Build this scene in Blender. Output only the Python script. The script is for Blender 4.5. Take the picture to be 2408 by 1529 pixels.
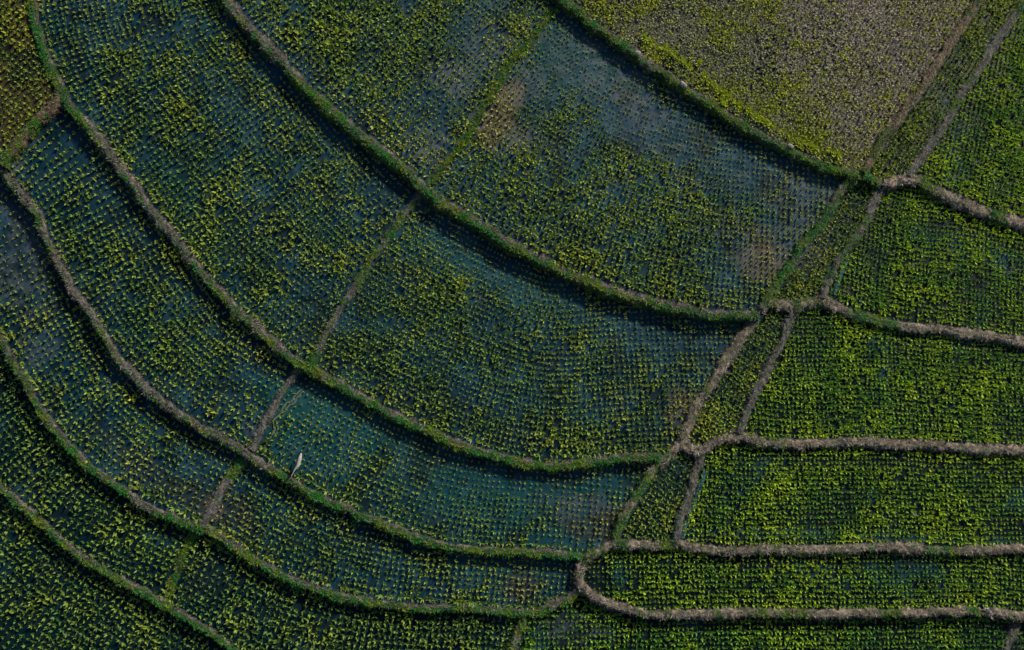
import bpy, math, numpy as np
from mathutils import Matrix, Vector
RNG = np.random.default_rng(7)
for o in list(bpy.data.objects): bpy.data.objects.remove(o)
SC = bpy.context.scene
COL = SC.collection

# ------------------------------------------------------------------ camera
PW, PH = 2407.0, 1529.0            # size of the picture the plan was measured on
FPX, DIST, TILT = 2600.0, 39.0, math.radians(15)
ZREF = 1.1
a45 = math.radians(45)
d_ = np.array([math.sin(TILT)*math.cos(a45), math.sin(TILT)*math.sin(a45), -math.cos(TILT)])
up_ = np.array([0, 1.0, 0]) - d_*d_[1]; up_ /= np.linalg.norm(up_)
rt_ = np.cross(d_, up_)
CAM = np.array([0, 0, ZREF]) - d_*DIST
cam = bpy.data.cameras.new("camera"); co = bpy.data.objects.new("camera", cam); COL.objects.link(co)
cam.sensor_width = 36; cam.lens = 36*FPX/PW; cam.clip_start = .5; cam.clip_end = 5000
R = Matrix(((rt_[0], up_[0], -d_[0]), (rt_[1], up_[1], -d_[1]), (rt_[2], up_[2], -d_[2])))
co.matrix_world = Matrix.Translation(Vector(CAM)) @ R.to_4x4()
SC.camera = co

# ------------------------------------------------------------------ sky, sun, exposure
SUN_EL, SUN_AZ = math.radians(28), math.radians(38)     # azimuth measured from +Y towards +X
w = bpy.data.worlds.new("World"); SC.world = w; w.use_nodes = True
nt = w.node_tree; nt.nodes.clear()
sky = nt.nodes.new('ShaderNodeTexSky'); sky.sky_type = 'NISHITA'; sky.sun_disc = False
sky.sun_elevation = SUN_EL; sky.sun_rotation = SUN_AZ
bg = nt.nodes.new('ShaderNodeBackground'); bg.inputs[1].default_value = .07
ou = nt.nodes.new('ShaderNodeOutputWorld')
nt.links.new(sky.outputs[0], bg.inputs[0]); nt.links.new(bg.outputs[0], ou.inputs[0])
sl = bpy.data.lights.new("sun", 'SUN'); sl.energy = 5; sl.angle = math.radians(1.0); sl.color = (1, .88, .68)
so = bpy.data.objects.new("sun", sl); COL.objects.link(so)
sd = Vector((math.sin(SUN_AZ)*math.cos(SUN_EL), math.cos(SUN_AZ)*math.cos(SUN_EL), math.sin(SUN_EL)))
so.rotation_euler = sd.to_track_quat('Z', 'Y').to_euler(); so.location = (20, 20, 30)
SC.view_settings.view_transform = 'Standard'; SC.view_settings.look = 'None'
SC.view_settings.exposure = 0.40; SC.view_settings.gamma = 1
SC.cycles.max_bounces = 5; SC.cycles.diffuse_bounces = 3; SC.cycles.transparent_max_bounces = 4

# ------------------------------------------------------------------ helpers
def p2w(px, py, z):
    px = np.asarray(px, float); py = np.asarray(py, float); z = np.broadcast_to(np.asarray(z, float), px.shape)
    v = d_*FPX + (px[..., None]-PW/2)*rt_ - (py[..., None]-PH/2)*up_
    t = (z-CAM[2])/v[..., 2]
    return CAM + v*t[..., None]
def w2p(P):
    q = P-CAM; dz = q@d_
    return PW/2 + FPX*(q@rt_)/dz, PH/2 - FPX*(q@up_)/dz

def mk_noise(seed):
    r = np.random.default_rng(seed); T = r.random((256, 256))
    def f(x, y, s, octv=3):
        x = np.asarray(x, float)/s; y = np.asarray(y, float)/s; a = 1; tot = 0; acc = 0
        for o in range(octv):
            xi = np.floor(x).astype(int); yi = np.floor(y).astype(int); fx = x-xi; fy = y-yi
            fx = fx*fx*(3-2*fx); fy = fy*fy*(3-2*fy)
            g = lambda i, j: T[(i) & 255, (j) & 255]
            v = (g(xi, yi)*(1-fx)+g(xi+1, yi)*fx)*(1-fy)+(g(xi, yi+1)*(1-fx)+g(xi+1, yi+1)*fx)*fy
            acc = acc + a*v; tot += a; a *= .5; x = x*2.03+17; y = y*2.03+31
        return acc/tot
    return f
N1, N2, N3, N4, N5, N6 = [mk_noise(s) for s in (1, 2, 3, 4, 5, 6)]
def sst(x, a, b):
    t = np.clip((x-a)/(b-a), 0, 1); return t*t*(3-2*t)
def mixc(a, b, t):
    return a*(1-t[..., None]) + np.asarray(b, float)*t[..., None]

def mesh_np(name, V, quads, tris, col, mat, smooth=False):
    me = bpy.data.meshes.new(name)
    nq, ntr = len(quads), len(tris)
    me.vertices.add(len(V)); me.vertices.foreach_set('co', np.ascontiguousarray(V, np.float32).ravel())
    lp = np.concatenate([np.asarray(quads, np.int32).ravel(), np.asarray(tris, np.int32).ravel()])
    me.loops.add(len(lp)); me.loops.foreach_set('vertex_index', lp)
    me.polygons.add(nq+ntr)
    st = np.concatenate([np.arange(nq)*4, nq*4+np.arange(ntr)*3]).astype(np.int32)
    me.polygons.foreach_set('loop_start', st)
    if smooth: me.polygons.foreach_set('use_smooth', np.ones(nq+ntr, bool))
    me.update(calc_edges=True)
    if col is not None:
        at = me.color_attributes.new('Col', 'FLOAT_COLOR', 'POINT')
        c4 = np.ones((len(V), 4), np.float32); c4[:, :col.shape[1]] = col
        at.data.foreach_set('color', c4.ravel())
    me.materials.append(mat); me.validate()
    return me
def link(name, me, parent=None, **props):
    o = bpy.data.objects.new(name, me); COL.objects.link(o)
    if parent: o.parent = parent
    for k, v in props.items(): o[k] = v
    return o

# ------------------------------------------------------------------ materials
def new_mat(name):
    m = bpy.data.materials.new(name); m.use_nodes = True; t = m.node_tree
    b = t.nodes['Principled BSDF']
    return m, t, b
def nd(t, typ, **kw):
    n = t.nodes.new(typ)
    for k, v in kw.items():
        if k in n.inputs: n.inputs[k].default_value = v
        else: setattr(n, k, v)
    return n
def mat_leaf():
    m, t, b = new_mat('leaf'); L = t.links.new
    at = nd(t, 'ShaderNodeAttribute', attribute_name='Col')
    gi = nd(t, 'ShaderNodeNewGeometry')
    tc = nd(t, 'ShaderNodeTexCoord'); no = nd(t, 'ShaderNodeTexNoise', Scale=9.0, Detail=2.0)
    L(tc.outputs['Object'], no.inputs['Vector'])
    hs = nd(t, 'ShaderNodeHueSaturation'); mr = nd(t, 'ShaderNodeMapRange')
    mr.inputs['To Min'].default_value = .7; mr.inputs['To Max'].default_value = 1.3
    L(no.outputs['Fac'], mr.inputs['Value']); L(mr.outputs[0], hs.inputs['Value']); L(at.outputs['Color'], hs.inputs['Color'])
    L(hs.outputs[0], b.inputs['Base Color']); b.inputs['Roughness'].default_value = .55
    b.inputs['Specular IOR Level'].default_value = .25
    tr = nd(t, 'ShaderNodeBsdfTranslucent'); L(hs.outputs[0], tr.inputs['Color'])
    mx = nd(t, 'ShaderNodeMixShader'); mx.inputs[0].default_value = .3
    L(b.outputs[0], mx.inputs[1]); L(tr.outputs[0], mx.inputs[2]); L(mx.outputs[0], t.nodes['Material Output'].inputs['Surface'])
    return m
def mat_soil(name, rough_lo, rough_hi, scale, bump, spec=.5, var=.35):
    m, t, b = new_mat(name); L = t.links.new
    at = nd(t, 'ShaderNodeAttribute', attribute_name='Col')
    tc = nd(t, 'ShaderNodeTexCoord')
    n1 = nd(t, 'ShaderNodeTexNoise', Scale=scale, Detail=6.0, Roughness=.65)
    n2 = nd(t, 'ShaderNodeTexNoise', Scale=scale*.22, Detail=4.0)
    n3 = nd(t, 'ShaderNodeTexNoise', Scale=scale*5, Detail=3.0)
    for n in (n1, n2, n3): L(tc.outputs['Object'], n.inputs['Vector'])
    hs = nd(t, 'ShaderNodeHueSaturation'); mr = nd(t, 'ShaderNodeMapRange')
    mr.inputs['From Min'].default_value = .3; mr.inputs['From Max'].default_value = .7
    mr.inputs['To Min'].default_value = 1-var; mr.inputs['To Max'].default_value = 1+var
    L(n1.outputs['Fac'], mr.inputs['Value']); L(mr.outputs[0], hs.inputs['Value']); L(at.outputs['Color'], hs.inputs['Color'])
    L(hs.outputs[0], b.inputs['Base Color'])
    r2 = nd(t, 'ShaderNodeMapRange'); r2.inputs['From Min'].default_value = .4; r2.inputs['From Max'].default_value = .6
    r2.inputs['To Min'].default_value = rough_lo; r2.inputs['To Max'].default_value = rough_hi
    L(n2.outputs['Fac'], r2.inputs['Value']); L(r2.outputs[0], b.inputs['Roughness'])
    b.inputs['Specular IOR Level'].default_value = spec
    ad = nd(t, 'ShaderNodeMath', operation='ADD'); L(n1.outputs['Fac'], ad.inputs[0]); L(n3.outputs['Fac'], ad.inputs[1])
    bp = nd(t, 'ShaderNodeBump', Strength=bump, Distance=.04); L(ad.outputs[0], bp.inputs['Height']); L(bp.outputs[0], b.inputs['Normal'])
    return m
def mat_plain(name, c, rough=.6, var=.15, scale=40, bump=.2):
    m, t, b = new_mat(name); L = t.links.new
    tc = nd(t, 'ShaderNodeTexCoord'); n = nd(t, 'ShaderNodeTexNoise', Scale=float(scale), Detail=4.0)
    L(tc.outputs['Object'], n.inputs['Vector'])
    cr = nd(t, 'ShaderNodeMix', data_type='RGBA')
    cr.inputs['A'].default_value = tuple(x*(1-var) for x in c)+(1,); cr.inputs['B'].default_value = tuple(min(1, x*(1+var)) for x in c)+(1,)
    cr.inputs[6].default_value = tuple(x*(1-var) for x in c)+(1,); cr.inputs[7].default_value = tuple(min(1, x*(1+var)) for x in c)+(1,)
    L(n.outputs['Fac'], cr.inputs[0]); L(cr.outputs[2], b.inputs['Base Color']); b.inputs['Roughness'].default_value = rough
    bp = nd(t, 'ShaderNodeBump', Strength=float(bump), Distance=.01); L(n.outputs['Fac'], bp.inputs['Height']); L(bp.outputs[0], b.inputs['Normal'])
    return m
M_LEAF = mat_leaf()
M_MUD = mat_soil('wet_mud', .35, .75, 7.0, .35, .1, .3)
M_DRY = mat_soil('dry_mud', .85, .95, 11.0, .9, .1, .45)
M_BANK = mat_soil('bank_soil', .8, .95, 14.0, 1.0, .2, .5)
M_BIRD = mat_plain('white_feathers', (.25, .24, .25), .7, .06, 60, .1)
M_BILL = mat_plain('bird_bill', (.45, .30, .12), .5)
M_STONE = mat_plain('pale_clod', (.2, .19, .185), .9, .3, 14, .8)
M_SCRAP = mat_plain('white_scrap', (.24, .27, .30), .4, .08, 30, .1)
M_WATER = mat_plain('ditch_water', (.03, .09, .13), .08, .3, 8, .15)

# ------------------------------------------------------------------ banks traced on the plan (name, points, half width m, green 0..1, dryness, label)
BK = {}
def bank(k, pts, hw, green, tone, label, cat='earth bank', **kw):
    BK[k] = dict(p=np.array(pts, float), hw=hw, green=green, tone=tone, label=label, cat=cat, **kw)
bank('A', [(460,-330),(500,-80),(531,0),(586,66),(634,114),(671,153),(708,197),(760,245),(819,297),(893,354),(952,398),(978,424),(996,446),(1051,483),(1107,517),(1162,553),(1210,580),(1290,620),(1360,650),(1430,680),(1520,708),(1600,727),(1680,740),(1740,742),(1788,738)], .24, .75, 'mix',
     'longest curved bank, from the top edge down to the middle pale straw heap')
bank('B', [(1230,-330),(1290,-40),(1324,0),(1365,33),(1420,74),(1475,114),(1531,153),(1560,172),(1616,209),(1664,240),(1726,282),(1793,321),(1855,352),(1911,380),(1966,400),(2022,412),(2075,430)], .22, .85, 'mix',
     'grassy bank below the dry straw-coloured paddy, beside the row of bright yellow clumps')
bank('C', [(1302,18),(1265,74),(1232,107),(1199,148),(1169,199),(1140,255),(1103,314),(1070,358),(1040,391),(1011,436)], .13, 1.0, 'weedy',
     'low weedy green ridge dividing the two upper paddies, with a tan heap at its foot', low=.02)
bank('D', [(990,458),(965,487),(940,517),(922,540),(880,600),(845,655),(815,705),(798,730),(771,775),(756,815),(737,848),(728,866)], .13, .5, 'grey',
     'thin straight pale bank running down from the long curved bank between two blue paddies', low=.09)
bank('E', [(60,-330),(80,60),(115,150),(148,226),(159,243),(192,280),(236,336),(273,380),(306,424),(336,468),(376,516),(424,579),(465,631),(517,690),(568,742),(586,755),(619,788),(653,817),(689,845),(723,866),(760,889),(804,910),(852,935),(896,961),(951,990),(1007,1015),(1055,1035),(1110,1056),(1160,1074),(1221,1088),(1277,1096),(1332,1094),(1387,1088),(1443,1080),(1498,1077),(1560,1077)], .2, .55, 'mix',
     'curved bank starting at the small yellow corner paddy, grey above and green below')
bank('K', [(148,226),(122,250),(96,280),(66,312),(44,335),(20,365),(4,392)], .2, .7, 'ochre',
     'short ochre and green bank closing off the small yellow paddy in the upper left')
bank('G', [(-330,280),(-100,355),(4,392),(12,410),(37,439),(64,476),(89,509),(107,557),(129,601),(155,653),(177,694),(207,731),(236,775),(273,838),(314,886),(362,930),(413,970),(472,1007),(531,1037),(564,1055),(612,1088),(656,1114),(686,1133),(730,1159),(785,1185),(852,1213),(914,1240),(943,1251),(996,1272),(1061,1288),(1127,1295),(1219,1298),(1297,1301),(1357,1308),(1378,1312)], .17, .6, 'mix',
     'curved bank just below the white bird, grey left of it, grassy right of it')
bank('H', [(-330,420),(-150,560),(-60,700),(0,801),(22,845),(52,882),(74,926),(96,967),(125,1007),(159,1048),(195,1088),(240,1118),(288,1155),(339,1188),(406,1218),(476,1244),(511,1260),(558,1290),(594,1318),(636,1342),(676,1363),(720,1378),(773,1394),(825,1407),(878,1418),(957,1427),(1035,1430),(1101,1431),(1166,1439),(1219,1444),(1266,1441),(1308,1422),(1344,1401),(1364,1384)], .17, .8, 'mix',
     'lowest full curved bank, green and yellow, ending beside the rounded field corner')
bank('I', [(-330,850),(-100,1060),(0,1144),(30,1170),(66,1203),(130,1262),(200,1315),(260,1352),(309,1380),(340,1393),(372,1411),(393,1430),(430,1452),(500,1490),(590,1560),(720,1700),(800,1860)], .16, .9, 'mix',
     'green bank cutting across the extreme lower left corner')
bank('J', [(705,866),(689,888),(660,930),(634,974),(612,1011),(597,1044),(588,1060)], .13, .25, 'grey',
     'short crumbly grey bank beside the winding mud furrow', low=.08)
bank('L', [(576,1080),(561,1092),(542,1122),(517,1159),(498,1192),(484,1225),(478,1244)], .15, .4, 'grey',
     'short bank with a green upper end and a tan heap at its foot', low=.08)
bank('M', [(468,1248),(458,1262),(442,1288),(427,1314),(414,1346),(401,1377),(390,1425)], .12, .7, 'weedy',
     'faint weedy ridge in the lower left, overgrown and dark', low=.02)
bank('N', [(2500,-330),(2320,-30),(2290,20),(2230,110),(2175,192),(2157,221),(2127,262),(2101,297),(2072,338),(2046,380),(2030,408)], .18, .5, 'ochre',
     'reddish ochre bank along the right side of the dry straw-coloured paddy', low=.16)
bank('O', [(2075,430),(2100,432),(2130,418),(2150,418),(2193,445),(2249,473),(2304,495),(2359,514),(2408,528),(2730,610)], .24, .3, 'dry',
     'thick dry bank sloping down to the right edge below the upper right paddy')
bank('Q', [(2620,-330),(2410,0),(2380,45),(2320,135),(2267,217),(2245,251),(2219,295),(2190,343),(2164,380),(2135,416)], .17, .4, 'grey',
     'narrow bank left of the upper right paddy, between it and the short yellow strip')
bank('P', [(2022,412),(1990,430),(1972,457),(1942,509),(1913,550),(1880,590),(1850,635),(1821,679),(1790,730)], .18, .35, 'grey',
     'narrow bank on the left side of the upper narrow strip', low=.15)
bank('R', [(1788,738),(1806,712),(1861,719),(1898,710),(1935,703),(1956,713),(1998,733),(2057,753),(2120,768),(2212,773),(2286,783),(2360,797),(2408,803),(2730,850)], .2, .3, 'dry',
     'second dry bank down on the right side, starting in the pale straw heap')
bank('S', [(2075,430),(2064,461),(2046,494),(2027,531),(2001,572),(1972,616),(1950,657),(1935,703)], .18, .3, 'grey',
     'narrow bank on the right side of the upper narrow strip', low=.15)
bank('F', [(1788,738),(1765,763),(1748,787),(1731,812),(1701,858),(1664,915),(1631,970),(1612,1011),(1598,1046),(1568,1078),(1531,1112),(1498,1159),(1476,1199),(1454,1245),(1440,1275),(1419,1291),(1382,1309),(1366,1335),(1360,1364),(1377,1388),(1408,1408),(1442,1427),(1487,1440),(1539,1447),(1605,1445),(1709,1442),(1814,1441),(1918,1444),(1990,1443),(2041,1443),(2146,1441),(2251,1438),(2330,1438),(2390,1449),(2500,1456),(2730,1475)], .18, .18, 'dry',
     'pale bank that hooks round a field corner and runs right along the bottom', low=.13)
bank('T', [(1598,1046),(1625,1058),(1646,1063),(1675,1045),(1705,1031),(1735,1022),(1770,1034),(1806,1043),(1860,1045),(1917,1043),(1970,1040),(2027,1038),(2083,1041),(2130,1046),(2175,1047),(2286,1053),(2408,1057),(2730,1065)], .19, .2, 'dry',
     'third dry bank down on the right side, nearly level')
bank('U', [(1890,716),(1865,733),(1850,775),(1828,823),(1806,867),(1785,905),(1770,940),(1755,975),(1738,1022)], .17, .25, 'grey',
     'narrow bank on the right side of the middle narrow strip', low=.15)
bank('X', [(1646,1063),(1644,1098),(1631,1133),(1616,1181),(1602,1215),(1592,1252),(1589,1280)], .16, .1, 'grey',
     'narrow crumbly bank beside the blue water-filled ditch', low=.15)
bank('V', [(1440,1275),(1455,1279),(1500,1281),(1547,1283),(1589,1279),(1631,1286),(1696,1295),(1762,1295),(1840,1292),(1918,1292),(1963,1292),(2041,1287),(2120,1286),(2199,1293),(2277,1295),(2356,1293),(2408,1292),(2730,1290)], .18, .2, 'dry',
     'fourth dry bank down on the right side, with the blackest shadow band under it')
bank('W', [(2395,1452),(2386,1485),(2372,1510),(2364,1529),(2300,1860)], .15, .3, 'grey',
     'short dark bank turning down at the lower right corner')
bank('Y', [(1232,1444),(1215,1500),(1180,1600),(1100,1860)], .15, .6, 'grey',
     'short bank dropping away from the lowest curved bank at the bottom edge')

FIELDS = {  # seed pixel, level, ground tone, plant spec (spacing along, across, size), guide bank, side(+1 = left of travel), yellow
 'g0': ((60,270), 1.15, 'brown', (.19,.19,1.05), 'K', -1, .85),
 'st': ((1900,200), 1.62, 'straw', None, None, 0, .9),
 'b1': ((1000,150), 1.38, 'blue', (.215,.20,1.12), 'A', 1, .55),
 'b2': ((1500,400), 1.34, 'blue', (.20,.19,.95), 'A', 1, .55),
 'c1': ((600,400), 1.12, 'navy', (.21,.20,1.05), 'E', 1, .45),
 'c2': ((1200,800), 1.08, 'navy', (.195,.19,.95), 'E', 1, .4),
 'd1': ((200,500), 0.93, 'navy', (.21,.20,1.05), 'G', 1, .42),
 'd2': ((1000,1150), 0.89, 'teal', (.20,.19,.92), 'G', 1, .4),
 'e1': ((250,900), 0.73, 'navy', (.21,.195,1.0), 'H', 1, .5),
 'e2': ((900,1330), 0.7, 'navy', (.20,.19,.98), 'H', 1, .35),
 'f1': ((60,1100), 0.53, 'dark', (.20,.19,1.05), 'H', -1, .22),
 'f2': ((600,1400), 0.5, 'dark', (.20,.19,1.05), 'H', -1, .2),
 'i0': ((60,1330), 0.33, 'dark', (.20,.19,1.0), 'I', -1, .15),
 'n0': ((2130,340), 1.52, 'dark', (.17,.17,1.05), 'N', 1, .7),
 'r1': ((2330,350), 1.42, 'black', (.17,.19,1.1), 'O', 1, .62),
 'p0': ((1900,640), 1.28, 'dark', (.17,.17,1.0), 'P', 1, .5),
 'r2': ((2200,600), 1.24, 'black', (.17,.18,1.05), 'R', 1, .55),
 's0': ((1720,900), 1.13, 'dark', (.165,.165,1.0), 'F', 1, .4),
 'r3': ((2100,900), 1.1, 'black', (.165,.175,1.05), 'T', 1, .5),
 'u0': ((1550,1200), 0.98, 'dark', (.17,.17,.95), 'F', 1, .4),
 'r4': ((2000,1180), 0.95, 'black', (.165,.175,1.0), 'V', 1, .5),
 'r5': ((2000,1360), 0.8, 'black', (.165,.175,1.0), 'F', 1, .48),
 'r6': ((2000,1490), 0.62, 'black', (.165,.175,1.0), 'F', -1, .3),
 'r7': ((2500,1500), 0.58, 'dark', (.17,.17,.9), None, 0, .3),
}
FK = list(FIELDS)

# ------------------------------------------------------------------ plan raster: which field is where
CS = 4; X0, Y0, X1, Y1 = -320, -320, 2728, 1850
NX, NY = (X1-X0)//CS, (Y1-Y0)//CS
lab = np.zeros((NY, NX), np.int16)
for b in BK.values():
    p = b['p']
    for q, r in zip(p[:-1], p[1:]):
        n = int(np.hypot(*(r-q))/1.5)+2; t = np.linspace(0, 1, n)[:, None]; s = q+(r-q)*t
        i = ((s[:, 0]-X0)/CS).astype(int); j = ((s[:, 1]-Y0)/CS).astype(int)
        for dx in (-1, 0, 1):
            for dy in (-1, 0, 1):
                ii, jj = i+dx, j+dy; ok = (ii >= 0) & (ii < NX) & (jj >= 0) & (jj < NY)
                lab[jj[ok], ii[ok]] = -1
for idx, k in enumerate(FK):
    sx, sy = FIELDS[k][0]; st = [(int((sy-Y0)/CS), int((sx-X0)/CS))]
    if lab[st[0]] != 0: print('SEED TAKEN', k, lab[st[0]]); continue
    L = idx+1; lab[st[0]] = L; cnt = 0
    while st:
        j, i = st.pop(); cnt += 1
        for a, c in ((j-1, i), (j+1, i), (j, i-1), (j, i+1)):
            if 0 <= a < NY and 0 <= c < NX and lab[a, c] == 0: lab[a, c] = L; st.append((a, c))
print('unlabelled', int((lab == 0).sum()))
def lab_at(px, py):
    i = np.clip(((px-X0)/CS).astype(int), 0, NX-1); j = np.clip(((py-Y0)/CS).astype(int), 0, NY-1)
    return lab[j, i]
def dil(m):
    r = m.copy(); r[1:] |= m[:-1]; r[:-1] |= m[1:]; r[:, 1:] |= m[:, :-1]; r[:, :-1] |= m[:, 1:]; return r
full = lab.copy()                     # bank cells filled with their nearest field
for _ in range(6):
    for L in range(1, len(FK)+1):
        full[dil(full == L) & (full <= 0)] = L
ZF = np.array([0]+[FIELDS[k][1] for k in FK])

# ------------------------------------------------------------------ local character of the paddies: bare, muddy, tan, brown or lush patches
#  x, y, rx, ry, angle deg (of the long axis, picture sense), amount
PATCH = dict(
 sparse=[(760,250,300,60,42,.75),(900,400,130,50,40,.6),(1130,90,110,70,-50,.5),(1050,200,90,60,30,.45),(1010,330,60,40,0,.4),
   (1370,130,150,110,35,1.0),(1480,260,200,70,33,.95),(1650,330,240,60,32,.8),(1850,430,140,70,28,.85),(1870,560,90,90,0,.6),(1750,620,80,60,0,.3),(1290,200,90,80,0,.6),
   (1080,560,110,60,30,.8),(1220,650,200,55,28,.7),(1450,760,260,40,18,.65),(1650,810,100,50,0,.6),(960,640,60,50,0,.3),
   (760,950,140,60,22,.7),(1000,1060,190,45,25,.75),(1300,1135,230,40,4,.9),(1380,1190,90,50,-20,.6),(1000,1120,100,60,0,.4),
   (40,560,70,170,-15,.75),(110,700,70,90,0,.35),(430,960,130,50,35,.55),(500,1080,80,50,20,.4),(130,800,60,80,0,.35),(250,830,120,50,55,.35),
   (150,300,70,60,0,.6),(300,520,160,40,55,.45),(480,720,200,40,48,.45),(650,870,60,40,0,.4),(620,500,60,120,40,.3),(560,250,140,60,40,.35),
   (1200,1340,150,35,0,.45),(1310,1340,60,50,0,.55),(1390,1350,35,60,0,.9),(560,1180,50,60,0,.3),(480,1350,90,40,-30,.5),(380,1400,50,40,0,.4),(1330,1480,80,60,0,.4),
   (2250,800,250,18,8,.5),(2000,1085,400,14,2,.5),(2350,1240,70,25,0,.3),(2200,530,200,20,15,.35),(1950,1320,450,12,0,.5),(1900,1470,500,12,0,.5),(1630,1260,60,20,0,.3)],
 mud=[(1140,110,70,50,-30,.6),(1060,190,70,45,30,.8),(1000,340,50,40,0,.7),(1440,180,150,90,35,.45),(1240,180,50,50,0,.4),(1900,440,80,90,30,.55),(1860,600,80,70,0,.45),(1700,520,120,30,15,.3),
   (60,620,90,140,-10,.5),(90,800,50,60,0,.4),(1370,1190,90,40,0,.5),(20,380,40,30,0,.6),(600,1020,30,40,0,.4),(1000,1000,50,30,0,.1),(1830,1255,160,14,0,.4),(2110,1265,80,10,0,.3),(1350,1480,90,50,0,.5),(1250,330,60,70,0,.2)],
 tan=[(1195,225,50,40,-40,.7),(1165,290,50,60,-40,.8),(1215,330,50,40,0,.4),(1785,610,60,50,0,.6),(1610,960,50,70,-20,.5),(1790,560,40,30,0,.3),(1040,395,20,18,0,.8),(500,1195,22,30,0,.7)],
 brown=[(1400,1240,70,40,0,.9),(1225,1375,50,40,0,.9),(500,1190,120,50,20,.6),(330,1100,150,40,40,.35),(1780,640,60,30,0,.3)],
 teal=[(720,960,120,50,25,.8),(850,1000,100,50,25,.5),(1050,600,120,60,25,.6),(1280,700,180,50,20,.5),(1200,1330,130,40,0,.6),(400,450,70,160,-40,.2),(1350,150,160,100,30,.5),(1600,1000,60,60,0,.0),(1150,1180,200,40,5,.4),(2000,1260,450,14,2,.5),(2250,580,200,30,14,.3)],
 lush=[(430,560,230,42,54,.9),(640,790,110,35,42,.6),(1150,1000,330,32,13,.7),(1450,1050,120,25,-8,.5),(1400,640,330,32,19,.7),(170,560,140,28,63,.7),(330,860,180,28,52,.7),(900,1190,240,28,17,.6),(1100,360,60,40,0,.0),(200,1010,140,24,48,.4),(700,100,40,30,0,.0),(850,250,200,60,45,.35),(860,90,150,110,30,.6),(1000,120,80,120,0,.4),(420,330,140,90,50,.5),(560,560,200,60,48,.6),(380,520,60,60,0,.4),(1000,730,130,110,0,.6),(950,890,150,50,25,.5),(1300,1020,260,40,5,.6),(1500,980,90,60,0,.2),(320,780,120,80,50,.5),
   (1500,640,260,50,18,.4),(1250,450,150,60,30,.3),(950,1150,120,40,20,.4),(1980,350,80,30,0,.0),(480,1300,200,60,0,.3)])
def patch(kind, px, py):
    r = np.zeros(np.shape(px)); wob = (N5(px, py, 60)-.5)*.9
    for x, y, rx, ry, an, amt in PATCH[kind]:
        a = math.radians(an); dx, dy = px-x, py-y
        u = (dx*math.cos(a)+dy*math.sin(a))/rx; v = (-dx*math.sin(a)+dy*math.cos(a))/ry
        r = np.maximum(r, amt*(1-sst(np.sqrt(u*u+v*v)+wob, .55, 1.25)))
    return r
TONE = dict(blue=(.004,.031,.056), navy=(.002,.024,.044), teal=(.003,.037,.050), dark=(.0008,.011,.017), black=(.001,.006,.009), straw=(.125,.115,.095), brown=(.045,.035,.02))  # blue, navy, teal: sky reflection in the water put into the base colour
def ground_col(k, px, py):
    c = np.ones(np.shape(px)+(3,))*np.array(TONE[FIELDS[k][2]])
    if k == 'st':
        g = sst(N2(px, py, 90)*.8+(px-1400)/900*.5+(1-py/500)*.1, .35, .85)
        c = mixc(np.ones(np.shape(px)+(3,))*np.array((.012,.018,.028)), (.105,.098,.095), g)
        c = mixc(c, (.025,.042,.060), sst(N3(px, py, 70), .6, .8)*.6)
    else:
        c = mixc(c, (.001,.009,.013), sst(N3(px, py, 45), .42, .65)*.75)
        if FIELDS[k][2] in ('blue', 'navy', 'teal'):
            c = mixc(c, (.014,.062,.100), sst(N2(px, py, 55), .5, .8)*.6)
        c = mixc(c, (.012,.055,.090), sst(N6(px, py, 90), .62, .85)*.5)
    c = mixc(c, (.002,.013,.015), patch('lush', px, py)*.85)  # near-black ground: shade between dense plants painted into the colour
    c = mixc(c, (.008,.066,.078), patch('teal', px, py)*.75)
    c = mixc(c, (.060,.078,.110), patch('mud', px, py)*(.1+1.1*sst(N5(px, py, 12, 3), .3, .7)))
    c = mixc(c, (.190,.145,.100), patch('tan', px, py)*.55*(.5+.9*N5(px, py, 14)))
    c = mixc(c, (.030,.024,.014), patch('brown', px, py)*.6*(.5+.9*N5(px, py, 14)))
    return c

def build_ground():
    far = mesh_np('ground', np.array([(-900,-900,-1.6),(900,-900,-1.6),(900,900,-1.6),(-900,900,-1.6)], float), [(0,1,2,3)], [], np.tile((.04,.07,.02), (4, 1)), M_DRY)
    link('ground', far, kind='structure')
    gx, gy = np.meshgrid(X0+np.arange(NX+1)*CS, Y0+np.arange(NY+1)*CS)
    for idx, k in enumerate(FK):
        m = full == idx+1
        for _ in range(4): m = m | (dil(m) & (lab == -1))
        jj, ii = np.nonzero(m)
        vid = -np.ones((NY+1, NX+1), np.int64)
        used = np.zeros((NY+1, NX+1), bool)
        for a in (0, 1):
            for b in (0, 1): used[jj+a, ii+b] = True
        vj, vi = np.nonzero(used); vid[vj, vi] = np.arange(len(vj))
        px = gx[vj, vi].astype(float); py = gy[vj, vi].astype(float)
        P = p2w(px, py, ZF[idx+1])
        P[:, 2] += (N1(px, py, 14, 3)-.5)*.045 + (N4(px, py, 70)-.5)*.03
        if k == 'st':                                  # planting ridges left by the plough, running with the rows
            d = np.array([.83, .56]); u = px*d[0]+py*d[1]
            P[:, 2] += .02*np.sin(u/19*2*math.pi + 2*N2(px, py, 60))
        q = np.stack([vid[jj, ii], vid[jj+1, ii], vid[jj+1, ii+1], vid[jj, ii+1]], 1)
        me = mesh_np('paddy_ground', P, q, [], ground_col(k, px, py), M_DRY if k in ('st', 'g0') else M_MUD, True)
        link('paddy_ground', me, kind='structure')
build_ground()

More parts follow.
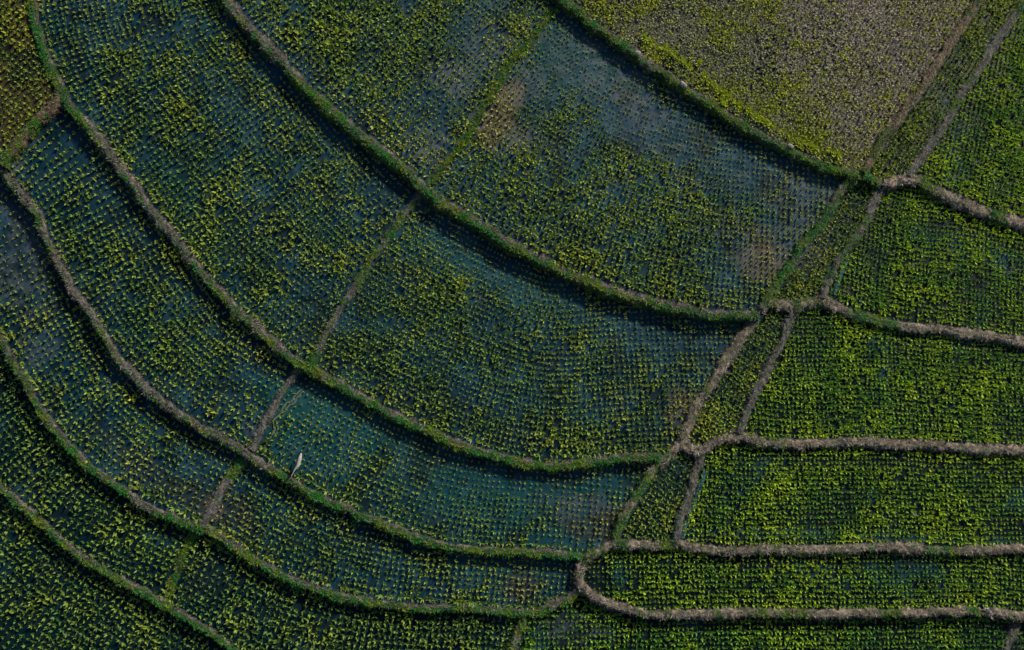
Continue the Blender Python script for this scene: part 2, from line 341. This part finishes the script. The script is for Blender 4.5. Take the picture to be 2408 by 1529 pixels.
# ------------------------------------------------------------------ tufts of blades (rice hills, grass)
def tufts(P, size, colr, nb, width, lo, hi, rng, droop=.12, tip=None):
    """P base points; blades arch outwards from each; returns V, quads, tris, colour"""
    n = len(P); az = rng.random((n, nb))*2*math.pi; 
    az = az*.6 + (np.arange(nb)/nb*2*math.pi)[None]*1.0
    le = np.asarray(size)[:, None]*(.65+.5*rng.random((n, nb)))
    lean = lo+(hi-lo)*rng.random((n, nb))           # angle from vertical
    ca, sa = np.cos(az), np.sin(az); cl, sl_ = np.cos(lean), np.sin(lean)
    dirv = np.stack([ca*sl_, sa*sl_, cl], -1); side = np.stack([-sa, ca, np.zeros_like(sa)], -1)
    wd = (width*le/.2*(.7+.6*rng.random((n, nb))))[..., None]
    base = P[:, None, :]+dirv*.0
    b0 = base-side*wd*.35; b1 = base+side*wd*.35
    mid = base+dirv*(le*.55)[..., None]
    m0 = mid-side*wd*.5; m1 = mid+side*wd*.5
    tipd = np.stack([ca*np.sin(lean+.3), sa*np.sin(lean+.3), np.cos(lean+.3)], -1)
    tp = mid+tipd*(le*.5)[..., None]; tp[..., 2] -= le*droop*.4
    V = np.stack([b0, b1, m1, m0, tp], 2).reshape(-1, 3)
    k = np.arange(n*nb)*5
    quads = np.stack([k, k+1, k+2, k+3], 1); tris = np.stack([k+3, k+2, k+4], 1)
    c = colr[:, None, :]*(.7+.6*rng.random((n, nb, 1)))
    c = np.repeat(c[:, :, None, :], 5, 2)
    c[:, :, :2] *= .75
    if tip is not None: c[:, :, 4] = c[:, :, 4]*.5+np.asarray(tip)*.5
    return V, quads, tris, c.reshape(-1, 3)
def join(parts):
    V, Q, T, C = [], [], [], []; o = 0
    for v, q, t, c in parts:
        V.append(v); Q.append(q+o); T.append(t+o); C.append(c); o += len(v)
    return np.concatenate(V), np.concatenate(Q), np.concatenate(T), np.concatenate(C)

# ------------------------------------------------------------------ banks
SOIL = dict(mix=(.175,.168,.155), grey=(.150,.155,.148), dry=(.265,.235,.195), ochre=(.22,.165,.115), weedy=(.035,.04,.02))
SEG = []           # every bank segment in world plan, with half width, for keeping rice off the banks
def resample(P, step):
    d = np.r_[0, np.cumsum(np.hypot(*(P[1:, :2]-P[:-1, :2]).T))]; n = max(int(d[-1]/step), 2); s = np.linspace(0, d[-1], n+1)
    return np.stack([np.interp(s, d, P[:, c]) for c in range(P.shape[1])], 1), s
def smooth(a, n):
    if n < 2: return a
    pad = np.concatenate([np.repeat(a[:1], n, 0), a, np.repeat(a[-1:], n, 0)]); k = np.ones(2*n+1)/(2*n+1)
    if a.ndim == 1: return np.convolve(pad, k, 'same')[n:-n]
    return np.stack([np.convolve(pad[:, c], k, 'same')[n:-n] for c in range(a.shape[1])], 1)
def build_bank(k, b, bi):
    rng = np.random.default_rng(100+bi)
    pp, _ = resample(b['p'], 3.0); pp = smooth(pp, 4)                 # plan path, every 3 px (4.5 cm)
    wv = np.stack([N1(pp[:, 0]+300*bi, pp[:, 1], 34, 2)-.5, N2(pp[:, 0], pp[:, 1]+300*bi, 34, 2)-.5], 1)*9; wv[0] = wv[-1] = 0; pp = pp+smooth(wv, 3)
    tg = np.gradient(pp, axis=0); tg /= np.linalg.norm(tg, axis=1)[:, None]; nr = np.stack([tg[:, 1], -tg[:, 0]], 1)   # picture left of travel (up when going right)
    def zside(s):
        z = np.zeros(len(pp)); 
        for r in (16, 22):
            q = pp+nr*s*r; L = full[np.clip(((q[:, 1]-Y0)/CS).astype(int), 0, NY-1), np.clip(((q[:, 0]-X0)/CS).astype(int), 0, NX-1)]
            z += ZF[np.maximum(L, 0)]/2
        return smooth(z, 6)
    zl, zr = zside(1), zside(-1)
    low = b.get('low', .08)
    crest = np.maximum(zl, zr)+low+.03*(N1(pp[:, 0], pp[:, 1], 30)-.3)
    W = p2w(pp[:, 0], pp[:, 1], crest)
    T = np.gradient(W[:, :2], axis=0); T /= np.linalg.norm(T, axis=1)[:, None]; Nn = np.stack([-T[:, 1], T[:, 0]], 1)   # world left of travel
    hw = b['hw']*(.48+.5*N2(pp[:, 0], pp[:, 1], 40)+.28*N5(pp[:, 0], pp[:, 1]+77*bi, 14)) 
    if b['tone'] == 'mix': hw = hw*.86
    b['W'] = W; b['hwv'] = hw
    for q, r in zip(range(0, len(W)-6, 6), range(6, len(W), 6)): SEG.append((*W[q, :2], *W[r, :2], hw[q]))
    # cross-section, left edge to right edge
    us = np.array([-1.35, -1.15, -1.0, -.8, -.55, -.25, 0, .25, .55, .8, 1.0, 1.15, 1.35])[::-1]   # +1 = left
    hf = {1.35: -.25, 1.15: .0, 1.0: .30, .8: .82, .55: .97, .25: 1.0, 0: .98}
    rows = []; 
    for u in us:
        zb = zl if u > 0 else zr
        f = hf[abs(round(float(u), 2))]
        jit = (N3(pp[:, 0]+u*37+900*bi, pp[:, 1]-u*53, 7, 3)-.5)
        off = u*hw + (jit*.22+(N5(pp[:, 0]+u*11+70*bi, pp[:, 1], 18, 2)-.5)*.10)*hw/.17*(1 if abs(u) > .3 else .3)
        if f >= 0: z = zb+(crest-zb)*f
        else: z = zb-.25
        z = z+(N4(pp[:, 0]+u*91, pp[:, 1]+u*29+500*bi, 8, 3)-.5)*(.10 if abs(u) < 1.1 else .0)*(.5 if low < .05 else 1)
        rows.append(np.stack([W[:, 0]+Nn[:, 0]*off, W[:, 1]+Nn[:, 1]*off, z], 1))
    G = np.stack(rows, 1); nn, nu = G.shape[:2]
    idx = np.arange(nn*nu).reshape(nn, nu)
    Q = np.stack([idx[:-1, :-1], idx[:-1, 1:], idx[1:, 1:], idx[1:, :-1]], -1).reshape(-1, 4)[:, ::-1]
    # soil colour: paler crest, darker towards the foot on both sides
    px = np.repeat(pp[:, :1], nu, 1); py = np.repeat(pp[:, 1:], nu, 1); U = np.broadcast_to(us, (nn, nu))
    c = np.ones((nn, nu, 3))*np.array(SOIL[b['tone']])
    c = mixc(c, np.array(SOIL[b['tone']])*np.array((1.25, 1.1, 1.15)), sst(N1(px+U*9, py, 24), .4, .7))
    c = mixc(c, (.03,.028,.028), sst(N2(px+U*14, py+U*11, 9, 3), .46, .6)*.85)
    c = mixc(c, (.06,.065,.05), sst(N5(px+U*10+bi*70, py+U*7, 30, 3), .5, .68)*.7)
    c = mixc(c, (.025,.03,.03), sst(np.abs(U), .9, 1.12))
    # where grass grows along and across the bank
    gl = np.clip(b['green']*1.35-.15+(N6(pp[:, 0], pp[:, 1], 110)-.5)*2.2, 0, 1)
    if k == 'E': gl = np.clip(gl*sst(pp[:, 0], 400, 800)*1.6 + .3 + .8*(1-sst(pp[:, 1], 250, 330)), 0, 1)
    if k == 'A': gl = np.clip(.4+.9*sst(pp[:, 0], 640, 760)*(1-.6*sst(pp[:, 0], 1050, 1120)), 0, 1)
    if k == 'G': gl = np.clip(.55*gl+.75*sst(pp[:, 0], 600, 720), 0, 1)
    if k == 'L': gl = 1-sst(pp[:, 1], 1110, 1150)
    gfull = np.repeat(gl[:, None], nu, 1)*(1-.55*sst(U, -.1, .6)*(b['tone'] == 'mix'))
    gg = sst(gfull+(N3(px+U*8, py, 16)-.5)*.9, .3, .7)
    c = mixc(c, (.030,.055,.015), gg*.8)
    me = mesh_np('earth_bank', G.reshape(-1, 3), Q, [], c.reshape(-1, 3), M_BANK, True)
    root = link('earth_bank', me, label=b['label'], category=b['cat'])
    b['root'] = root
    # grass and straw on it
    length = np.hypot(*(W[1:, :2]-W[:-1, :2]).T).sum()
    def scatter(n, kind):
        i = rng.random(n)*(nn-2); u = rng.random(n)*(nu-3)+1
        i0, u0 = i.astype(int), u.astype(int); fi, fu = (i-i0)[:, None], (u-u0)[:, None]
        P = (G[i0, u0]*(1-fi)+G[i0+1, u0]*fi)*(1-fu)+(G[i0, u0+1]*(1-fi)+G[i0+1, u0+1]*fi)*fu
        g = gg[i0, u0]
        return P, g, px[i0, u0], py[i0, u0], us[u0]
    dens = {'weedy': 260, 'mix': 300, 'ochre': 260}.get(b['tone'], 230)*b['hw']/.18
    P, g, ax, ay, uu = scatter(int(length*dens), 'g')
    keep = rng.random(len(P)) < g*.9+.05+.2*(uu < -.2)*(b['tone'] == 'mix'); P, ax, ay, uu = P[keep], ax[keep], ay[keep], uu[keep]
    n = len(P); t = sst(N2(ax, ay, 35), .4, .65)*rng.random(n)
    cg = mixc(np.ones((n, 3))*np.array((.026,.215,.030)), (.26,.32,.025), t)
    cg = mixc(cg, (.33,.25,.03), (rng.random(n) < .10+.2*(b['tone'] in ('ochre', 'weedy')))*.7)
    cg = mixc(cg, (.05,.13,.06), sst(N4(ax, ay, 60), .55, .75)*.6)
    parts = [tufts(P, (.05+.08*rng.random(n)**2)*(.7+.7*N5(ax, ay, 12)), cg, 5, .022, .2, 1.2, rng)]
    P, g, ax, ay, uu = scatter(int(length*dens*.75), 's')
    keep = (rng.random(len(P)) < (1-g*.85)*(np.abs(uu) < 1.2)); P = P[keep]; n = len(P)
    cs_ = np.array(SOIL[b['tone']])*1.3
    parts.append(tufts(P, .05+.10*rng.random(n)**2, np.ones((n, 3))*cs_*(.25+1.25*rng.random((n, 1))**1.5), 4, .018, .7, 1.5, rng))
    V, Qq, Tt, Cc = join(parts)
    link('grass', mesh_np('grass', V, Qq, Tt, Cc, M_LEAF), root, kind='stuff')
for bi, (k, b) in enumerate(BK.items()): build_bank(k, b, bi)
SEG = np.array(SEG)
def bank_dist(P):
    out = np.full(len(P), 9.0)
    a = SEG[:, :2]; ab = SEG[:, 2:4]-a; L2 = (ab**2).sum(1)+1e-9
    for s in range(0, len(P), 2000):
        q = P[s:s+2000, None, :2]-a[None]; t = np.clip((q*ab).sum(-1)/L2, 0, 1)
        d = np.hypot(*np.moveaxis(q-ab*t[..., None], -1, 0))-SEG[:, 4]
        out[s:s+2000] = d.min(1)
    return out

# ------------------------------------------------------------------ rice
def lattice(k):
    """planting positions of one paddy: rows that follow its lower bank"""
    seed, z, tone, spec, gk, side, yel = FIELDS[k]; L = FK.index(k)+1
    if k in ('st', 'r7'):
        dv = np.array([-.56, -.83]) if k == 'st' else np.array([1., 0]); nv = np.array([-dv[1], dv[0]])
        c = p2w(np.array([seed[0]]), np.array([seed[1]]), z)[0, :2]
        sx, sy = (.13, .16) if k == 'st' else (.17, .17)
        u, v = np.meshgrid(np.arange(-12, 12, sx), np.arange(-12, 12, sy))
        P = c+u.ravel()[:, None]*dv+v.ravel()[:, None]*nv; row = np.full(len(P), 99)
    else:
        p = BK[gk]['p']
        if gk == 'F': p = p[:15] if k in ('s0', 'u0') else p[24:]
        if gk == 'H' and k in ('f1', 'f2'): p = p[:-4]
        if gk == 'H' and k in ('e1', 'e2'): p = p[:-4]
        if gk == 'A': p = p[:-1]
        pp, _ = resample(p, 10.0)
        W = p2w(pp[:, 0], pp[:, 1], z)[:, :2]; W, s = resample(W, .1); W = smooth(W, 14)
        e0 = W[0]-W[12]; e1 = W[-1]-W[-13]; e0 /= np.linalg.norm(e0); e1 /= np.linalg.norm(e1)
        W = np.concatenate([W[0]+e0*np.arange(7.0, .05, -.1)[:, None], W, W[-1]+e1*np.arange(.1, 6, .1)[:, None]])
        d = np.r_[0, np.cumsum(np.hypot(*(W[1:]-W[:-1]).T))]
        T = np.gradient(W, axis=0); T = smooth(T, 25); T /= np.linalg.norm(T, axis=1)[:, None]; Nn = np.stack([-T[:, 1], T[:, 0]], 1)*side
        ss = np.arange(0, d[-1], spec[0]); C = np.stack([np.interp(ss, d, W[:, i]) for i in (0, 1)], 1); Nc = np.stack([np.interp(ss, d, Nn[:, i]) for i in (0, 1)], 1)
        off0 = BK[gk]['hw']+.10; rows = []; ri = []
        for r in range(-9, 60):
            rows.append(C+Nc*(off0+r*spec[1])); ri.append(np.full(len(C), r))
        P = np.concatenate(rows); row = np.concatenate(ri)
    P3 = np.c_[P, np.full(len(P), z)]
    px, py = w2p(P3); ok = (px > X0+8) & (px < X1-8) & (py > Y0+8) & (py < Y1-8)
    ok &= (px > -60) & (px < PW+60) & (py > -60) & (py < PH+60) | (RNG.random(len(px)) < .55)
    ok[ok] &= full[((py[ok]-Y0)/CS).astype(int), ((px[ok]-X0)/CS).astype(int)] == L
    P3, row, px, py = P3[ok], row[ok], px[ok], py[ok]
    P3[:, :2] += RNG.normal(0, .008 if k == 'st' else .013, (len(P3), 2))
    # rows converge on the inside of a bend: thin them so hills keep their spacing
    key = {}; keep = np.zeros(len(P3), bool); cell = .11; md = .62*(spec[0] if spec else .12)
    for i, (x, y) in enumerate(P3[:, :2]):
        a, c = int(x//cell), int(y//cell); good = True
        for da in (-1, 0, 1):
            for dc in (-1, 0, 1):
                for (x2, y2) in key.get((a+da, c+dc), ()):
                    if (x2-x)**2+(y2-y)**2 < md*md: good = False; break
                if not good: break
            if not good: break
        if good: keep[i] = True; key.setdefault((a, c), []).append((x, y))
    P3, row, px, py = P3[keep], row[keep], px[keep], py[keep]
    bd = bank_dist(P3); ok = bd > .03
    return P3[ok], row[ok], px[ok], py[ok], bd[ok]

DARKG, MIDG, YELG, PALE, TANP = [np.array(c) for c in ((.016,.130,.026), (.085,.225,.022), (.310,.370,.014), (.29,.36,.13), (.36,.30,.15))]
ROWSETS = {  # rows whose hills are separate things: field, label, group, category
 'c1': 'rice plant in the row beside the grey half of the second curved bank',
 'c2': 'rice plant in the row right beside the green curved bank below the widest middle paddy',
 'd2': 'yellow-green rice plant in the row nearest the grassy bank below the white bird',
 'e1': 'yellow-green rice plant in the row along the lowest curved bank, at the left',
 'e2': 'rice plant in the row along the lowest curved bank, at the bottom middle'}
stuff = []; singles = {}
SIDE = {}
for k in FK:
    seed, z, tone, spec, gk, side, yel = FIELDS[k]
    P, row, px, py, bd = lattice(k); n = len(P)
    sp = np.maximum(patch('sparse', px, py), .6*sst(N6(px+500, py, 85, 3), .52, .78)*(tone in ('blue', 'navy', 'teal'))); tn = patch('tan', px, py); lush = patch('lush', px, py); br = patch('brown', px, py)
    na = N2(px+40, py, 75, 3); nb_ = N3(px, py+90, 30, 2); r = RNG.random(n)
    z0 = P[:, 2]+(N1(px, py, 14, 3)-.5)*.045+(N4(px, py, 70)-.5)*.03; P[:, 2] = z0-.01
    if k == 'st':
        wet = sst((px-1400)/650+N1(px, py, 120)*.5-py/2500, .65, 1.35)        # 1 = dry stubble end of the field
        near = 1-sst(bd, .3, 1.6)
        col = mixc(np.ones((n, 3))*np.array((.30,.34,.18)), (.45,.41,.34), wet)
        col = mixc(col, (.26,.30,.05), sst(na, .42, .65)*(1-.65*wet)*.75)
        isy = (r < (.14+.5*(1-wet)*sst(na, .38, .6)+.22*near*(1-wet*.4)))
        col = mixc(col, YELG*1.15, isy*.8)
        size = np.where(isy, .17, .125+.055*r)*(.8+.5*na)
        gone = (RNG.random(n) < .06) & ~isy
    else:
        size = spec[2]*(.182 if tone != 'black' else .177)*(.84+.32*r)*(.66+.64*na)*(1-.46*sp)*(1+.2*lush)
        yy = np.clip(yel*.85+(na-.5)*1.3+(nb_-.5)*.7+(1-sst(bd, .2, 1.2))*.25*(yel > .3), 0, 1)*(1-.1*lush)
        col = mixc(np.ones((n, 3))*MIDG, YELG, yy*(.55+.45*r))
        col = mixc(col, DARKG, sst(N4(px+200, py, 55), .45, .75)*(1.0-.55*yel))
        col = mixc(col, PALE, (.15+.4*sp)*np.ones(n)*(yel < .9)*(.35 if tone == 'black' else 1))
        if tone == 'black': col = col*np.array((1.15, 1.35, .7))
        col = mixc(col, TANP, np.clip(tn*.8+br*.5, 0, 1))
        gone = RNG.random(n) < .03+.10*sp*(N1(px, py, 20) > .5)
    edge = (px > 6) & (px < PW-6) & (py > 6) & (py < PH-6)
    pick = np.zeros(n, bool)
    if k in ROWSETS: pick = (row == 0) & edge & ~gone
    if k == 'e2': pick &= px > 560
    if pick.any():
        singles[k] = (P[pick], size[pick]*1.18, col[pick], px[pick], py[pick])
    m = ~gone & ~pick
    nbl = 8 if k != 'st' else 7
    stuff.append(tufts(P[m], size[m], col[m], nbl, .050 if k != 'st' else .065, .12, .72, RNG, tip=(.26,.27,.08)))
    print(k, int(m.sum()), int(pick.sum()))
V, Q, T, C = join(stuff)
link('rice_plants', mesh_np('rice_plants', V, Q, T, C, M_LEAF), kind='stuff', label='rows of young rice plants standing in the flooded paddies', category='rice plants')

def make_protos(name, cols, size, nb, wd, n, rng, spread=(.2, 1.05), clump=1):
    out = []
    for i in range(n):
        B = np.zeros((clump, 3)); 
        if clump > 1: B[:, :2] = rng.normal(0, .05, (clump, 2))
        v, q, t, c = tufts(B, np.full(clump, size), np.tile(cols[i % len(cols)], (clump, 1)), nb, wd, *spread, rng, tip=(.2,.2,.08))
        out.append(mesh_np(name, v, q, t, c, M_LEAF))
    return out
rngS = np.random.default_rng(55)
for k, (P, size, col, px, py) in singles.items():
    cc = [col[i]*np.array((1.05, 1.05, .9)) for i in np.linspace(0, len(col)-1, 10).astype(int)]
    protos = make_protos('rice_plant', cc, .175, 8, .036, 10, rngS)
    first = None
    for i in range(len(P)):
        if first is None:
            o = link('rice_plant', protos[0], label=ROWSETS[k], category='rice plant', group=ROWSETS[k].replace('rice plant', 'rice plants')); first = o
        else:
            o = first.copy(); o.data = protos[int(rngS.integers(10))]; COL.objects.link(o)
        o.location = P[i]; s = size[i]/.175; o.scale = (s, s, s); o.rotation_euler = (0, 0, rngS.random()*6.28)
# the bright clumps beside the bank under the straw field
cl = [(1512,88),(1524,98),(1540,108),(1556,117),(1571,128),(1586,137),(1600,147),(1612,154),(1630,165),(1648,176),(1655,190),(1668,199),(1679,208),(1689,218),(1703,226),(1712,233),(1727,243),(1740,249),(1752,257),(1762,265),(1775,275),(1786,280),(1797,288),(1810,295),(1820,302),(1834,309),(1846,316),(1857,322),(1872,329),(1884,335),(1896,342),(1907,348),(1950,355),(1962,362),(1969,371),(1690,240),(1640,150),(1600,132),(1936,310),(1900,352)]
cp = make_protos('rice_clump', [YELG*np.array((1.05, 1.15, .6))]*6, .23, 9, .036, 6, rngS, (.15, .95), clump=4)
first = None
for x, y in cl:
    p = p2w(np.array([x+4.]), np.array([y+4.]), ZF[FK.index('st')+1])[0]
    if first is None:
        o = link('rice_clump', cp[0], label='bright yellow-green clump of taller rice in the line edging the dry straw-coloured paddy', category='rice clump', group='bright yellow-green rice clumps along the bank below the dry paddy'); first = o
    else:
        o = first.copy(); o.data = cp[int(rngS.integers(6))]; COL.objects.link(o)
    o.location = p; s = .5+.75*rngS.random(); o.scale = (s, s, s); o.rotation_euler = (0, 0, rngS.random()*6.28)

# ------------------------------------------------------------------ white bird wading among the plants
def skin_body(name, pts, edges, rad, mat, parent=None, sub=2):
    me = bpy.data.meshes.new(name); me.from_pydata(pts, edges, []); me.materials.append(mat)
    o = link(name, me, parent)
    m = o.modifiers.new('skin', 'SKIN'); m.use_smooth_shade = True
    for i, r in enumerate(rad): me.skin_vertices[0].data[i].radius = r
    me.skin_vertices[0].data[2].use_root = True
    s = o.modifiers.new('sub', 'SUBSURF'); s.levels = sub; s.render_levels = sub
    return o
def build_bird():
    z = ZF[FK.index('d2')+1]
    def at(zx, zy, h):          # measured on an enlargement of the photo, 7.65 times, from (1000, 1640) of the 3840-wide picture
        p = p2w(np.array([(1000+zx/7.646)*.6268]), np.array([(1640+zy/7.646)*.6268]), z+h)[0]; return p
    path = [((990,455), .24, .026, .016), ((975,540), .26, .052, .030), ((945,640), .29, .066, .055), ((930,740), .31, .080, .068), ((895,830), .32, .062, .056),
            ((835,900), .33, .038, .036), ((790,960), .345, .021, .021), ((760,1020), .35, .0155, .0155), ((730,1075), .345, .016, .016), ((711,1115), .335, .021, .020), ((704,1140), .325, .014, .014)]
    base = at(930, 740, 0)
    pts = [tuple(at(a[0], a[1], h)-base) for a, h, _, _ in path]; rad = [(r1, r2) for _, _, r1, r2 in path]
    edges = [(i, i+1) for i in range(len(path)-1)]
    root = bpy.data.objects.new('egret', None)
    ax = np.array(pts[4])-np.array(pts[2]); ax[2] = 0; ax /= np.linalg.norm(ax); sdv = np.array([-ax[1], ax[0], 0])
    b = np.array(pts[3])
    for s in (-1, 1):            # legs grow out of the belly, hock bent back
        i0 = len(pts)
        hip = b+sdv*s*.03-np.array([0, 0, .06]); hock = hip-ax*.035*(1+s*.3)-np.array([0, 0, .10]); foot = np.array([*(hip+sdv*s*.01+ax*.02*(1+s))[:2], 0.004]); toe = foot+ax*.05
        pts += [tuple(hip), tuple(hock), tuple(foot), tuple(toe)]; rad += [(.02, .02), (.007, .007), (.006, .006), (.005, .004)]
        edges += [(3, i0), (i0, i0+1), (i0+1, i0+2), (i0+2, i0+3)]
    o = skin_body('egret', pts, edges, rad, M_BIRD)
    bpy.data.objects.remove(root)
    o.location = base
    o['label'] = 'white long-necked bird standing among the rice, neck stretched towards the lower left'; o['category'] = 'bird'
    hd = np.array(pts[10]); dirn = hd-np.array(pts[8]); dirn[2] = -.02; dirn /= np.linalg.norm(dirn)
    V = []; 
    sd2 = np.array([-dirn[1], dirn[0], 0])
    for t, r in ((0, .009), (.03, .006), (.065, .003), (.095, .0006)):
        for q in range(6):
            a = q/6*2*math.pi; V.append(hd+dirn*(t-.005)+sd2*math.cos(a)*r+np.array([0, 0, 1])*math.sin(a)*r*.9)
    Q = [(i*6+q, i*6+(q+1) % 6, (i+1)*6+(q+1) % 6, (i+1)*6+q) for i in range(3) for q in range(6)]
    link('bill', mesh_np('bill', np.array(V), np.array(Q), np.zeros((0, 3), int), None, M_BILL, True), o)
build_bird()

# ------------------------------------------------------------------ winding furrow in the mud: two low lips with a groove between
def ribbon(name, pts, z, prof, mat, colr, step=2.0, wob=.0, **props):
    pp, _ = resample(np.array(pts, float), step); pp = smooth(pp, 2)
    W = p2w(pp[:, 0], pp[:, 1], z); T = np.gradient(W[:, :2], axis=0); T /= np.linalg.norm(T, axis=1)[:, None]; Nn = np.stack([-T[:, 1], T[:, 0]], 1)
    G = []; sc = 1+wob*(N2(pp[:, 0], pp[:, 1], 9)-.5)
    for u, h in prof:
        G.append(np.c_[W[:, 0]+Nn[:, 0]*u*sc, W[:, 1]+Nn[:, 1]*u*sc, z+h+np.zeros(len(W))])
    G = np.stack(G, 1); nn, nu = G.shape[:2]; idx = np.arange(nn*nu).reshape(nn, nu)
    Q = np.stack([idx[:-1, :-1], idx[1:, :-1], idx[1:, 1:], idx[:-1, 1:]], -1).reshape(-1, 4)
    return link(name, mesh_np(name, G.reshape(-1, 3), Q, [], np.tile(colr, (nn*nu, 1)), mat, True), **props)
ribbon('mud_furrow', [(712,916),(706,923),(695.5,933),(690,944),(685,950),(678,949),(668,961),(664.5,972),(655,982),(646,990),(645,999),(651,1007),(647.5,1016),(641,1027),(638,1034)],
       ZF[FK.index('d2')+1], [(-.085,-.03),(-.065,.03),(-.045,.035),(-.02,-.005),(.02,-.005),(.045,.035),(.065,.03),(.085,-.03)], M_BANK, (.11,.15,.12), wob=.7,
       label='thin winding mud furrow with pale lips beside the short grey bank', category='furrow')
ribbon('water', [(1657,1105),(1652,1128),(1639,1168),(1626,1199),(1609,1246),(1604,1267)], ZF[FK.index('r4')+1]+.03,
       [(-.09,-.06),(-.075,.0),(0,.004),(.075,.0),(.09,-.06)], M_WATER, (0,0,0), wob=.5, kind='structure')
ribbon('water', [(1998,600),(1980,640),(1962,690)], ZF[FK.index('r2')+1]+.03,
       [(-.08,-.06),(-.06,.0),(0,.004),(.06,.0),(.08,-.06)], M_WATER, (0,0,0), wob=.5, kind='structure')

# ------------------------------------------------------------------ clods, scraps
def clod(name, px, py, z, rx, ry, rz, mat, seed, rot=0, **props):
    r = np.random.default_rng(seed); V = []; nu, nv = 12, 7; Q = []; Tt = []
    for j in range(nv+1):
        th = math.pi*j/nv
        for i in range(nu):
            ph = 2*math.pi*i/nu; k = 1+.35*(r.random()-.5)
            x, y, zz = math.sin(th)*math.cos(ph)*rx*k, math.sin(th)*math.sin(ph)*ry*k, math.cos(th)*rz*k
            V.append((x*math.cos(rot)-y*math.sin(rot), x*math.sin(rot)+y*math.cos(rot), zz+rz*.3))
    for j in range(nv):
        for i in range(nu):
            a, b = j*nu+i, j*nu+(i+1) % nu; Q.append((a, a+nu, b+nu, b))
    o = link(name, mesh_np(name, np.array(V), np.array(Q), np.zeros((0, 3), int), None, mat), **props)
    o.location = p2w(np.array([float(px)]), np.array([float(py)]), z)[0]
    return o
ZS = ZF[FK.index('st')+1]
clod('earth_clod', 1606, 200, ZS+.1, .16, .11, .07, M_STONE, 1, -.6, label='pale grey earth clod on the grassy bank, the middle one of three', category='clod')
clod('earth_clod', 1858, 345, ZS+.1, .13, .09, .06, M_STONE, 2, -.5, label='pale earth clod on the grassy bank near its right end', category='clod')
clod('earth_clod', 1499, 126, ZS+.1, .12, .10, .06, M_STONE, 3, 0, label='pale earth clod on the grassy bank above the bluish bare patch', category='clod')
def scrap(px, py, z, L, Wd, rot, seed, label):
    r = np.random.default_rng(seed); nx, ny = 7, 4; V = []; 
    for j in range(ny):
        for i in range(nx):
            x = (i/(nx-1)-.5)*L; y = (j/(ny-1)-.5)*Wd*(1-.6*abs(i/(nx-1)-.5)) + .02*math.sin(i); V.append((x*math.cos(rot)-y*math.sin(rot), x*math.sin(rot)+y*math.cos(rot), .012+.03*r.random()))
    me = bpy.data.meshes.new('plastic_scrap'); me.from_pydata(V, [], [(j*nx+i, j*nx+i+1, (j+1)*nx+i+1, (j+1)*nx+i) for j in range(ny-1) for i in range(nx-1)]); me.materials.append(M_SCRAP)
    o = link('plastic_scrap', me, label=label, category='scrap'); o.location = p2w(np.array([float(px)]), np.array([float(py)]), z)[0]
    m = o.modifiers.new('s', 'SOLIDIFY'); m.thickness = .004
zb = ZF[FK.index('r5')+1]
scrap(2319, 1430, zb+.17, .20, .09, .2, 1, 'larger upper white scrap lying on the pale bottom bank near the right edge')
scrap(2326, 1437, zb+.17, .15, .05, -.1, 2, 'smaller lower white scrap on the pale bottom bank near the right edge')
scrap(2151, 1211, ZF[FK.index('r4')+1]+.04, .30, .05, -.15, 3, 'thin pale blue sliver lying in a gap among the rice plants, lower right')
print('done', sum(len(v[0]) for v in singles.values())+len(cl))
